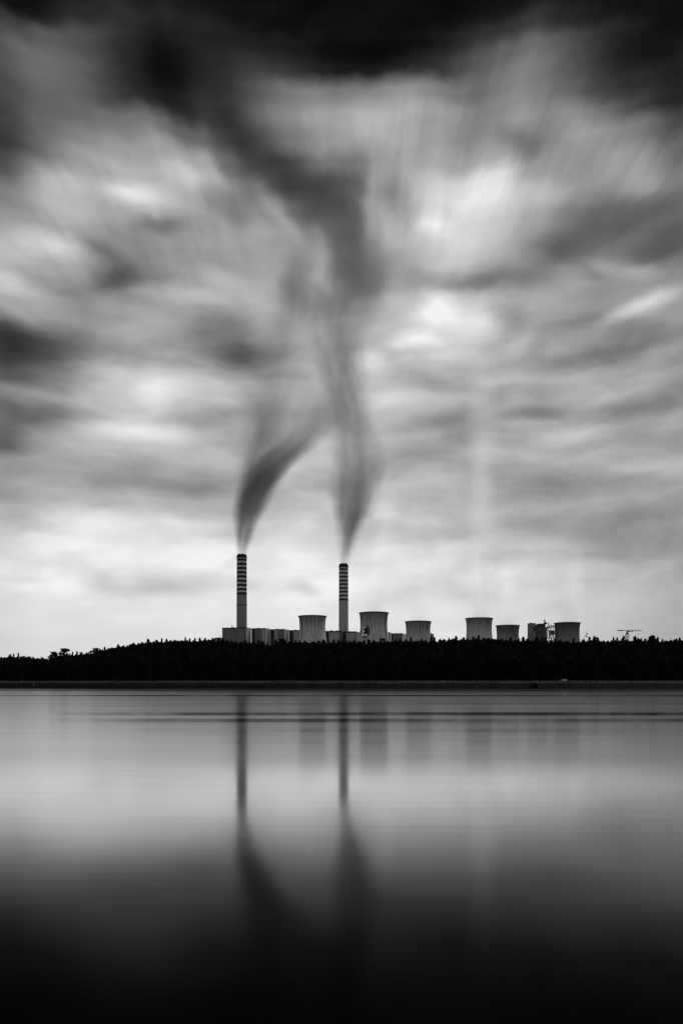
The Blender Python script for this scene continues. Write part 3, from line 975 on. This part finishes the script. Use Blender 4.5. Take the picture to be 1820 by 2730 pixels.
def crown_mesh(name, H, W, nq, size, style, seed):
    """needle clumps: small quads spread through an uneven pine crown"""
    r = np.random.default_rng(seed)
    V, Fc = [], []
    whorls = []
    z = H * (0.30 if style != 'round' else 0.38)
    while z < H * 0.97:
        t = (z / H - 0.25) / 0.75
        if style == 'spire': env = (1 - t) ** 0.75 * 0.95 + 0.04
        elif style == 'round': env = math.sqrt(max(0.02, 1 - (2 * (z / H - 0.66) / 0.66) ** 2))
        else: env = (1 - t ** 1.8) * (0.55 + 0.45 * math.sin(t * 9 + seed))
        for q in range(4):
            a = r.uniform(0, 2 * math.pi)
            whorls.append((z + r.normal(0, 0.3), a, W * 0.5 * max(0.08, env) * r.uniform(0.55, 1.2)))
        z += H * 0.055 * r.uniform(0.7, 1.3)
    per = max(2, nq // max(1, len(whorls)))
    def quad(c, s):
        n = r.normal(size=3); n /= np.linalg.norm(n) + 1e-9
        p = np.cross(n, r.normal(size=3)); p /= np.linalg.norm(p) + 1e-9
        q = np.cross(n, p)
        o = len(V)
        for (a_, b_) in ((-1, -0.45), (1, -0.35), (0.7, 0.5), (-0.8, 0.4)):
            V.append(tuple(c + p * a_ * s + q * b_ * s))
        Fc.append((o, o + 1, o + 2, o + 3))
    for (z, a, L) in whorls:
        for i in range(per):
            f = r.uniform(0.1, 1.0) ** 0.7
            c = np.array([math.cos(a) * L * f, math.sin(a) * L * f, z + 0.22 * L * f * (1 if style != 'spire' else -0.3)]) + r.normal(0, 0.28, 3)
            quad(c, size * r.uniform(0.6, 1.3))
    for i in range(max(6, nq // 18)):       # leader
        quad(np.array([r.normal(0, 0.12), r.normal(0, 0.12), H * (0.9 + 0.10 * r.uniform())]), size * 0.55)
    return V, Fc

def trunk_shape(H, seed):
    r = random.Random(seed)
    mb = MB()
    pts = [(0, 0, -0.5)]
    for i in range(1, 7):
        pts.append((r.uniform(-0.12, 0.12), r.uniform(-0.12, 0.12), H * i / 6.3))
    for i in range(6):
        mb.bar(pts[i], pts[i + 1], 0.20 * (1 - i / 7.0), n=6, w2=0.20 * (1 - (i + 1) / 7.0))
    for i in range(9):
        z = H * r.uniform(0.35, 0.85); a = r.uniform(0, 6.28); L = r.uniform(0.8, 1.9)
        mb.bar((0, 0, z), (L * math.cos(a), L * math.sin(a), z + 0.3 * L), 0.06, n=3, w2=0.02)
    return mb

TH = 17.0
KINDS = [('spire', 5.4), ('round', 5.2), ('ragged', 5.6), ('spire', 4.8), ('ragged', 5.0), ('round', 4.8)]
variants = []
for i, (st, w) in enumerate(KINDS):
    V, Fc = crown_mesh('c', TH, w, 380, 0.72, st, 20 + i)
    me = bpy.data.meshes.new('crown'); me.from_pydata(V, [], Fc); me.materials.append(M['needles']); me.update()
    tm = trunk_shape(TH, i)
    tme = bpy.data.meshes.new('trunk'); tme.from_pydata(tm.v, [], tm.f); tme.materials.append(M['bark']); tme.update()
    variants.append((me, tme))
BIG = crown_mesh('c', 21.0, 8.5, 1100, 0.7, 'round', 77)
big_me = bpy.data.meshes.new('crown'); big_me.from_pydata(BIG[0], [], BIG[1]); big_me.materials.append(M['needles']); big_me.update()
bt = trunk_shape(21.0, 5); big_t = bpy.data.meshes.new('trunk'); big_t.from_pydata(bt.v, [], bt.f); big_t.materials.append(M['bark']); big_t.update()

def tree(x, y, z, top, wide, var, label, group, seed):
    H = 21.0 if var == 'big' else TH
    me, tme = (big_me, big_t) if var == 'big' else variants[var]
    root = empty('pine_tree', (x, y, z), label, 'tree', group, rz=random.uniform(0, 6.28))
    sz = (top - z) / H
    root.scale = (wide, wide, sz)
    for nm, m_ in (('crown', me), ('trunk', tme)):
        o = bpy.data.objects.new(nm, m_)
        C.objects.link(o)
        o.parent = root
    return root

# landmarks on the skyline: (photo column, top row, width factor, mesh, label)
MARK = [
 (173, 1729.0, 1.5, 'big', 'tallest bushy pine sticking up from the low treeline, left end of the wood'),
 (143, 1738.0, 1.3, 'big', 'spreading pine just left of the tallest bushy pine at the low end of the wood'),
 (28, 1744.0, 1.3, 2, 'ragged pine at the left edge of the photo'),
 (395, 1703.5, 1.3, 4, 'forked pine sticking up where the wood climbs towards the plant'),
 (255, 1727.0, 1.5, 1, 'broad pine where the treeline steps up, right of the low trees'),
 (316, 1716.5, 1.2, 0, 'pointed pine on the slope of the treeline left of the plant'),
 (752, 1701.5, 1.4, 1, 'round topped pine in front of the boiler house with blotchy cladding'),
 (1015, 1700.5, 1.1, 3, 'pointed pine below the ladder of the emblem tower'),
 (1215, 1695.5, 1.2, 2, 'pine standing out just left of the tower under the tall steam column'),
 (1394, 1698.5, 1.3, 4, 'pine just left of the slim stair tower'),
 (1584, 1696.0, 1.5, 2, 'twin topped pine between the small derrick and the tower crane'),
 (1661, 1694.0, 1.1, 0, 'pine beside the mast of the tower crane, on its left'),
 (1692, 1694.5, 1.4, 0, 'pointed pine under the jib of the tower crane'),
 (1737, 1694.5, 1.5, 1, 'broad pine right of the tip of the crane jib'),
]
for i, (px, py, wd, var, lab) in enumerate(MARK):
    D = 702.0
    for _ in range(4):
        D = shore((px - XC) / F * D) + 104
    x = (px - XC) / F * D
    tree(x, D, ground(x, D), Z(py, D), wd, var, lab, 'pines standing out on the skyline', i)

# top row of the wood, the trees that make the skyline
px = 4.0
n_top = 0
while px < 1816:
    D = 702.0
    t = random.uniform(98, 118)
    for _ in range(4):
        D = shore((px - XC) / F * D) + t
    x = (px - XC) / F * D
    gap = 0.0
    jit = random.gauss(0.2, 3.2) + 2.0 * math.sin(px * 0.11) * math.sin(px * 0.043)
    jit = max(-5.5, min(6.5, jit))
    if abs(px - 719) < 6: jit = 6
    tree(x, D, ground(x, D), Z(skyline(px) + jit, D), random.uniform(0.75, 1.15), random.choice((0, 0, 1, 2, 3, 3, 4, 5)),
         'dark pine in the top row of the wood, part of its jagged skyline', 'pines along the skyline of the wood', 0)
    n_top += 1
    px += random.uniform(9.5, 15.0)
# front row, along the foot of the wood behind the bank
px = 2.0
n_fr = 0
while px < 1818:
    D = 620.0
    t = random.uniform(23, 28)
    for _ in range(4):
        D = shore((px - XC) / F * D) + t
    x = (px - XC) / F * D
    g_ = ground(x, D)
    tree(x, D, g_, g_ + random.uniform(14.5, 19.5), random.uniform(0.9, 1.3), random.choice((0, 1, 1, 2, 3, 4, 5)),
         'dark pine in the front row of the wood, standing behind the bank', 'pines along the foot of the wood', 0)
    n_fr += 1
    px += random.uniform(10.5, 15.5)

def forest():
    """the rest of the wood, one mass"""
    shapes = []
    for i in range(5):
        V, Fc = crown_mesh('f', TH, 5.6, 170, 1.0, ('spire', 'round', 'ragged')[i % 3], 50 + i)
        shapes.append(np.array(V))
    allv = []
    def put(x, y, top):
        g_ = ground(x, y)
        v = shapes[rng.integers(5)].copy()
        a = rng.uniform(0, 6.28)
        w = rng.uniform(0.85, 1.25)
        c, s = math.cos(a) * w, math.sin(a) * w
        vx = v[:, 0] * c - v[:, 1] * s + x
        vy = v[:, 0] * s + v[:, 1] * c + y
        vz = v[:, 2] * (top - g_) / TH + g_
        allv.append(np.stack([vx, vy, vz], 1))
    for t0 in (33, 41, 49, 57, 65, 72, 79, 85, 90, 95, 100, 106, 113, 121):
        x = -560.0
        while x < 560:
            y = shore(x) + t0 + rng.uniform(-3, 3)
            x += rng.uniform(2.8, 4.8)
            yy = shore(x) + t0 + rng.uniform(-3, 3)
            p = XC + x / yy * F
            g_ = ground(x, yy)
            lim = Z(skyline(p) + 4.0 + abs(rng.normal(0, 2.6)), yy)
            top = min(g_ + rng.uniform(13.5, 18.5), lim)
            if t0 > 88: top = lim - rng.uniform(0, 2.2)
            if abs(p - 719) < 5: top = min(top, Z(1722, yy))
            if top - g_ > 5: put(x, yy, top)
    # outside the frame the front and top rows go on
    for t0 in (25, 104):
        for sgn in (-1, 1):
            x = sgn * 255.0
            while abs(x) < 600:
                yy = shore(x) + t0
                p = XC + x / yy * F
                if p < -3 or p > 1823:
                    put(x, yy, Z(skyline(p), yy) if t0 > 50 else ground(x, yy) + 17)
                x += sgn * rng.uniform(3.5, 5.5)
    V = np.concatenate(allv)
    n = len(V) // 4
    me = bpy.data.meshes.new('forest')
    me.vertices.add(len(V)); me.vertices.foreach_set('co', V.astype(np.float32).ravel())
    me.loops.add(4 * n); me.loops.foreach_set('vertex_index', np.arange(4 * n, dtype=np.int32))
    me.polygons.add(n)
    me.polygons.foreach_set('loop_start', np.arange(0, 4 * n, 4, dtype=np.int32))
    me.polygons.foreach_set('loop_total', np.full(n, 4, dtype=np.int32))
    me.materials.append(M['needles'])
    me.update(calc_edges=True)
    me.validate()
    o = bpy.data.objects.new('forest', me)
    C.objects.link(o)
    tag(o, 'black mass of pine wood filling the slope behind the bank', 'forest', kind='stuff')
    print('forest trees', len(allv), 'top', n_top, 'front', n_fr)
forest()

# ------------------------------------------------------------------ grass along the crest of the bank
def bank_grass():
    V = []
    for i in range(9000):
        x = rng.uniform(-330, 330)
        t = 13 + rng.normal(0, 1.3) if i % 3 else rng.uniform(3, 13)
        y = shore(x) + t
        z = ground(x, y)
        h = rng.uniform(0.15, 0.55) * (1.0 + 0.6 * math.sin(x * 0.06) * math.sin(x * 0.023))
        w = rng.uniform(0.15, 0.5)
        a = rng.uniform(0, 3.14)
        dx, dy = math.cos(a) * w, math.sin(a) * w
        V += [(x - dx, y - dy, z - 0.05), (x + dx, y + dy, z - 0.05), (x + dx * 0.6, y + dy * 0.6, z + h), (x - dx * 0.5, y - dy * 0.5, z + h * 0.8)]
    mb = MB()
    mb.add(V, [(i, i + 1, i + 2, i + 3) for i in range(0, len(V), 4)])
    m = grey('dry_grass', 0.075, 0.5, (0.06, 0.06, 0.3), rough=1.0, spec=0.02)
    tag(mb.build('grass', m), 'rough dry grass along the crest of the bank', 'grass', kind='stuff')
bank_grass()

# ------------------------------------------------------------------ small things on the bank
def on_shore(px, t):
    D = 620.0
    for _ in range(5):
        D = shore((px - XC) / F * D) + t
    return (px - XC) / F * D, D

def intake():
    x, y = on_shore(1428, 2.0)
    root = empty('intake_tower', (x, y, -1.0), 'black square intake shaft cut into the bank at the water, right part of the shore', 'intake')
    s = y / F
    h = Z(1820.5, y) + 1.0
    mb = MB()
    mb.box(-5.3 * s, -3.6 * s, 0, 8, 0, h); mb.box(3.6 * s, 5.3 * s, 0, 8, 0, h); mb.box(-3.6 * s, 3.6 * s, 1.2, 8, 0, h)
    mb.build('shaft', M['wet_concrete'], root)
    mb = MB()
    mb.box(-6.0 * s, 6.0 * s, -0.4, 9, h, h + 0.35)
    for q in (-5.6, -2.8, 0, 2.8, 5.6):
        mb.bar((q * s, -0.3, h + 0.35), (q * s, -0.3, h + 1.3), 0.05)
    mb.bar((-5.7 * s, -0.3, h + 1.3), (5.7 * s, -0.3, h + 1.3), 0.05)
    mb.build('deck', M['slab_concrete'], root)
intake()

def van():
    x, y = on_shore(1500.5, 18.5)
    root = empty('parked_van', (x, y, CREST - 0.9), 'white van parked behind the crest of the bank, right of the intake', 'van')
    L, Hh, Wd = 5.4, 2.2, 1.9
    # side outline, x along the van (front at the left)
    out = [(-2.7, 0.35), (-2.7, 1.0), (-2.55, 1.25), (-1.7, 1.42), (-1.0, 2.1), (-0.7, 2.2), (2.55, 2.2), (2.7, 2.0), (2.7, 0.35)]
    mb = MB()
    n = len(out)
    V = [(a, 0, b) for a, b in out] + [(a, Wd, b) for a, b in out]
    fs = [tuple(range(n)), tuple(reversed(range(n, 2 * n)))] + [(i, n + i, n + (i + 1) % n, (i + 1) % n) for i in range(n)]
    mb.add(V, fs)
    mb.build('body', M['white_paint'], root)
    for (pts, nm) in ((((-1.55, 1.45), (-1.0, 2.0), (-0.55, 2.0), (-0.55, 1.45)), 'side_window'), (((-0.4, 1.45), (-0.4, 2.0), (0.4, 2.0), (0.4, 1.45)), 'side_window')):
        mb = MB()
        V = [(a, -0.02, b) for a, b in pts] + [(a, 0.02, b) for a, b in pts]
        mb.add(V, [(0, 1, 2, 3), (7, 6, 5, 4), (0, 4, 5, 1), (1, 5, 6, 2), (2, 6, 7, 3), (3, 7, 4, 0)])
        mb.build(nm, M['glass_dark'], root)
    for wx in (-1.75, 1.7):
        for wy in (0.02, Wd - 0.02):
            mb = MB()
            mb.bar((wx, wy - 0.12, 0.34), (wx, wy + 0.12, 0.34), 0.34, n=18)
            w_ = mb.build('wheel', M['dark_metal'], root)
            mb = MB()
            s_ = -0.14 if wy < 1 else 0.12
            mb.bar((wx, wy + s_, 0.34), (wx, wy + s_ + 0.02, 0.34), 0.18, n=14)
            mb.build('rim', M['steel_pale'], w_)
van()

x, y = on_shore(1179, 12.5)
mb = MB()
V = []
for i in range(11):
    t = -1 + 2 * i / 10.0
    w = 0.75 * math.sqrt(max(0.0, 1 - t * t)) ** 0.8 + 0.02
    for a in range(7):
        q = math.pi * a / 6
        V.append((2.3 * t, w * math.cos(q), 0.42 * (1 - 0.4 * t * t) * math.sin(q)))
mb.add(V, [(i * 7 + a, i * 7 + a + 1, (i + 1) * 7 + a + 1, (i + 1) * 7 + a) for i in range(10) for a in range(6)], 0, True)
b_ = mb.build('low_mound', M['slab_pale'], loc=(x, y, ground(x, y) - 0.02))
tag(b_, 'long low pale hump lying on the crest of the bank, right of centre', 'mound')

for (px, t, nm, lab) in ((58.5, 13.5, 'marker_post', 'tiny pale post on the crest of the bank, far left'), (91.0, 5.5, 'marker_post', 'tiny pale post halfway down the bank, right of the one on the crest')):
    x, y = on_shore(px, t)
    root = empty(nm, (x, y, ground(x, y)), lab, 'post', 'marker posts on the bank')
    mb = MB(); mb.bar((0, 0, -0.2), (0, 0, 0.95), 0.20, n=8); mb.build('post', M['white_paint'], root)
    mb = MB(); mb.bar((0, 0, 0.95), (0, 0, 1.2), 0.26, n=8, w2=0.05); mb.build('cap', M['white_paint'], root)

# ------------------------------------------------------------------ smoke and steam
def plume(name, D, pts, label, cat, albedo, dens, wide=1.0, streak=1.0, core=0.15, group=None, step=0.6, aniso=0.2, seed=0.0, lean=0.0):
    """pts: (display column, display row, half width in display px, density factor) from the mouth upwards"""
    k = 1820.0 / 1568.0
    P = []
    for (dx, dy, r, q) in pts:
        P.append((X(dx * k, D), Z(dy * k, D), r * k / F * D * (1.0 if not P else wide), q))
    z0, z1 = P[0][1], P[-1][1]
    x0 = P[0][0]
    # resample smoothly along height
    zs = [p[1] for p in P]
    def at(z):
        return [float(np.interp(z, zs, [p[j] for p in P])) for j in (0, 2, 3)]
    span = z1 - z0
    NS = 26
    samples = []
    for i in range(NS + 1):
        z = z0 + span * i / NS
        acc = np.zeros(3)
        for o in (-1, 0, 1):
            zz = min(z1, max(z0, z + o * span / NS * 0.8))
            acc += np.array(at(zz)) / 3
        if i == 0: acc = np.array(at(z0))
        samples.append((z - z0, acc[0] - x0, -lean * (i / NS) ** 1.5 * span, acc[1], acc[2]))
    mb = MB()
    n = 20
    V = []
    for (z, cx, cyy, r, q) in samples:
        for a in range(n):
            t = 2 * math.pi * a / n
            V.append((cx + 1.08 * r * math.cos(t), cyy + 1.08 * r * math.sin(t), z))
    Fc = [(i * n + a, i * n + (a + 1) % n, (i + 1) * n + (a + 1) % n, (i + 1) * n + a) for i in range(NS) for a in range(n)]
    Fc += [tuple(reversed(range(n))), tuple(range(NS * n, NS * n + n))]
    mb.add(V, Fc)
    m = bpy.data.materials.new(name + '_vapour')
    m.use_nodes = True
    t = m.node_tree
    t.nodes.clear()
    N = NT(t)
    tcn = N.n('ShaderNodeTexCoord')
    x, y, z = N.sep(tcn.outputs['Object'])
    cxs = [s[1] for s in samples]; cys = [s[2] for s in samples]; rs = [s[3] for s in samples]; qs = [s[4] for s in samples]
    lo = min(min(cxs), min(cys)) - 1; hi_ = max(max(cxs), max(cys)) + 1; rm = max(rs)
    stops = [(s[0] / span, ((s[1] - lo) / (hi_ - lo), (s[2] - lo) / (hi_ - lo), s[3] / rm, s[4])) for s in samples]
    rp = N.ramp(N.math('DIVIDE', z, span), stops)
    cr = N.sep(rp.outputs[0])
    cxn = N.math('MULTIPLY_ADD', cr[0], hi_ - lo, lo)
    cyn = N.math('MULTIPLY_ADD', cr[1], hi_ - lo, lo)
    rn = N.math('MULTIPLY', cr[2], rm)
    ax = N.math('DIVIDE', N.math('SUBTRACT', x, cxn), rn)
    ay = N.math('DIVIDE', N.math('SUBTRACT', y, cyn), rn)
    nz = N.noise(N.comb(N.math('MULTIPLY', ax, 2.1), N.math('MULTIPLY', ay, 0.9), N.math('MULTIPLY_ADD', z, 0.008, seed)), 1.0, 3.0, 0.6)
    nzl = N.noise(N.comb(N.math('MULTIPLY', ax, 0.7), N.math('MULTIPLY', ay, 0.7), N.math('MULTIPLY_ADD', z, 0.012, seed + 5)), 1.0, 2.0, 0.5)
    d = N.math('SQRT', N.math('ADD', N.math('MULTIPLY', ax, ax), N.math('MULTIPLY', ay, ay)))
    d = N.math('ADD', d, N.math('MULTIPLY', N.math('SUBTRACT', nzl, 0.5), 0.55 * streak))
    prof = N.remap(d, 1.0, core, 0.0, 1.0)
    var = N.remap(nz, 0.5 - 0.22, 0.5 + 0.22, 1.0 - 0.6 * streak, 1.0 + 0.6 * streak, kind='LINEAR')
    rho = N.math('MULTIPLY', N.math('MULTIPLY', prof, N.math('MAXIMUM', var, 0.0)), N.math('MULTIPLY', rp.outputs[1], dens))
    sc_ = N.n('ShaderNodeVolumeScatter')
    ab_ = N.n('ShaderNodeVolumeAbsorption')
    sc_.inputs['Color'].default_value = (1, 1, 1, 1)
    sc_.inputs['Anisotropy'].default_value = aniso
    ab_.inputs['Color'].default_value = (0, 0, 0, 1)
    N.put(sc_, 'Density', N.math('MULTIPLY', rho, albedo))
    N.put(ab_, 'Density', N.math('MULTIPLY', rho, 1.0 - albedo))
    ad = N.n('ShaderNodeAddShader')
    t.links.new(sc_.outputs[0], ad.inputs[0])
    t.links.new(ab_.outputs[0], ad.inputs[1])
    out = N.n('ShaderNodeOutputMaterial')
    t.links.new(ad.outputs[0], out.inputs['Volume'])
    m.cycles.volume_step_rate = step
    o = mb.build(name, m, loc=(x0, D, z0))
    tag(o, label, cat, group)
    return o

plume('smoke_plume', D_A, [(555, 1274, 16, 0.6), (557, 1262, 18, 1.0), (560, 1235, 25, 1.2), (564, 1205, 33, 1.2), (571, 1172, 46, 1.05), (580, 1140, 53, 0.95),
                           (597, 1108, 56, 0.95), (619, 1078, 58, 0.90), (649, 1050, 60, 0.72), (688, 1018, 66, 0.36), (722, 975, 80, 0.17), (752, 920, 92, 0.12), (770, 850, 100, 0.0)],
      'dark smoke bending to the right out of the taller striped chimney', 'smoke', 0.45, 0.037, core=0.3, streak=0.9, group='smoke from the chimneys', seed=1.0)
plume('smoke_plume', D_A + 6, [(570, 1190, 34, 0.0), (576, 1145, 50, 0.45), (587, 1090, 60, 0.95), (600, 1030, 66, 0.95), (618, 965, 78, 0.60), (636, 900, 88, 0.24),
                           (652, 840, 98, 0.20), (665, 780, 88, 0.26), (676, 720, 74, 0.36), (680, 670, 70, 0.36), (678, 620, 74, 0.20), (676, 560, 84, 0.0)],
      'thin upright wisp that splits off the bent smoke of the taller chimney', 'smoke', 0.5, 0.019, core=0.0, streak=1.0, group='smoke from the chimneys', seed=4.0)
plume('smoke_plume', D_B, [(790, 1295, 15, 0.8), (792, 1275, 19, 1.2), (796, 1245, 26, 1.55), (801, 1210, 40, 1.3), (808, 1170, 60, 1.0), (815, 1125, 76, 0.66), (820, 1080, 86, 0.48),
                           (818, 1030, 86, 0.36), (808, 980, 76, 0.34), (798, 930, 68, 0.42), (787, 870, 68, 0.46), (777, 820, 74, 0.40), (772, 770, 92, 0.26),
                           (788, 720, 110, 0.28), (808, 670, 124, 0.34), (812, 620, 124, 0.36), (798, 560, 120, 0.28), (775, 510, 116, 0.15), (748, 460, 116, 0.0)],
      'tall grey smoke column from the shorter striped chimney, reaching the dark cloud', 'smoke', 0.45, 0.023, core=0.2, streak=1.0, group='smoke from the chimneys', seed=8.0)

def steam(i, pts, dens, label, seed):
    root, D, rt = T[i]
    plume('steam_plume', D, pts, label, 'steam', 0.985, dens, streak=0.9, core=0.0, group='steam over the cooling towers', aniso=0.75, seed=seed, wide=1.25)
steam(2, [(858, 1409, 31, 1.6), (859, 1398, 29, 0.7), (866, 1340, 30, 0.35), (876, 1270, 34, 0.3), (888, 1200, 40, 0.15), (900, 1120, 46, 0.0)], 0.011,
      'faint steam over the emblem tower leaning to the right', 20.0)
steam(3, [(960, 1429, 28, 1.6), (961, 1418, 26, 0.5), (966, 1360, 28, 0.25), (972, 1290, 32, 0.22), (980, 1200, 38, 0.0)], 0.011,
      'barely visible steam over the tower next to the emblem tower', 24.0)
steam(4, [(1100, 1422, 29, 1.6), (1100, 1410, 27, 0.6), (1101, 1340, 30, 0.5), (1103, 1240, 34, 0.6), (1105, 1130, 38, 0.7), (1108, 1030, 42, 0.6), (1112, 940, 46, 0.4), (1118, 860, 52, 0.0)], 0.011,
      'tall straight column of pale steam rising into the clouds', 28.0)
steam(5, [(1165, 1438, 25, 1.6), (1165, 1428, 23, 0.6), (1166, 1370, 28, 0.4), (1168, 1290, 34, 0.25), (1170, 1200, 38, 0.0)], 0.011,
      'faint low steam right of the tall steam column', 32.0)
steam(6, [(1302, 1432, 27, 1.6), (1303, 1422, 25, 0.6), (1312, 1360, 32, 0.4), (1322, 1290, 40, 0.25), (1332, 1210, 46, 0.0)], 0.011,
      'faint steam over the darkest cooling tower', 36.0)
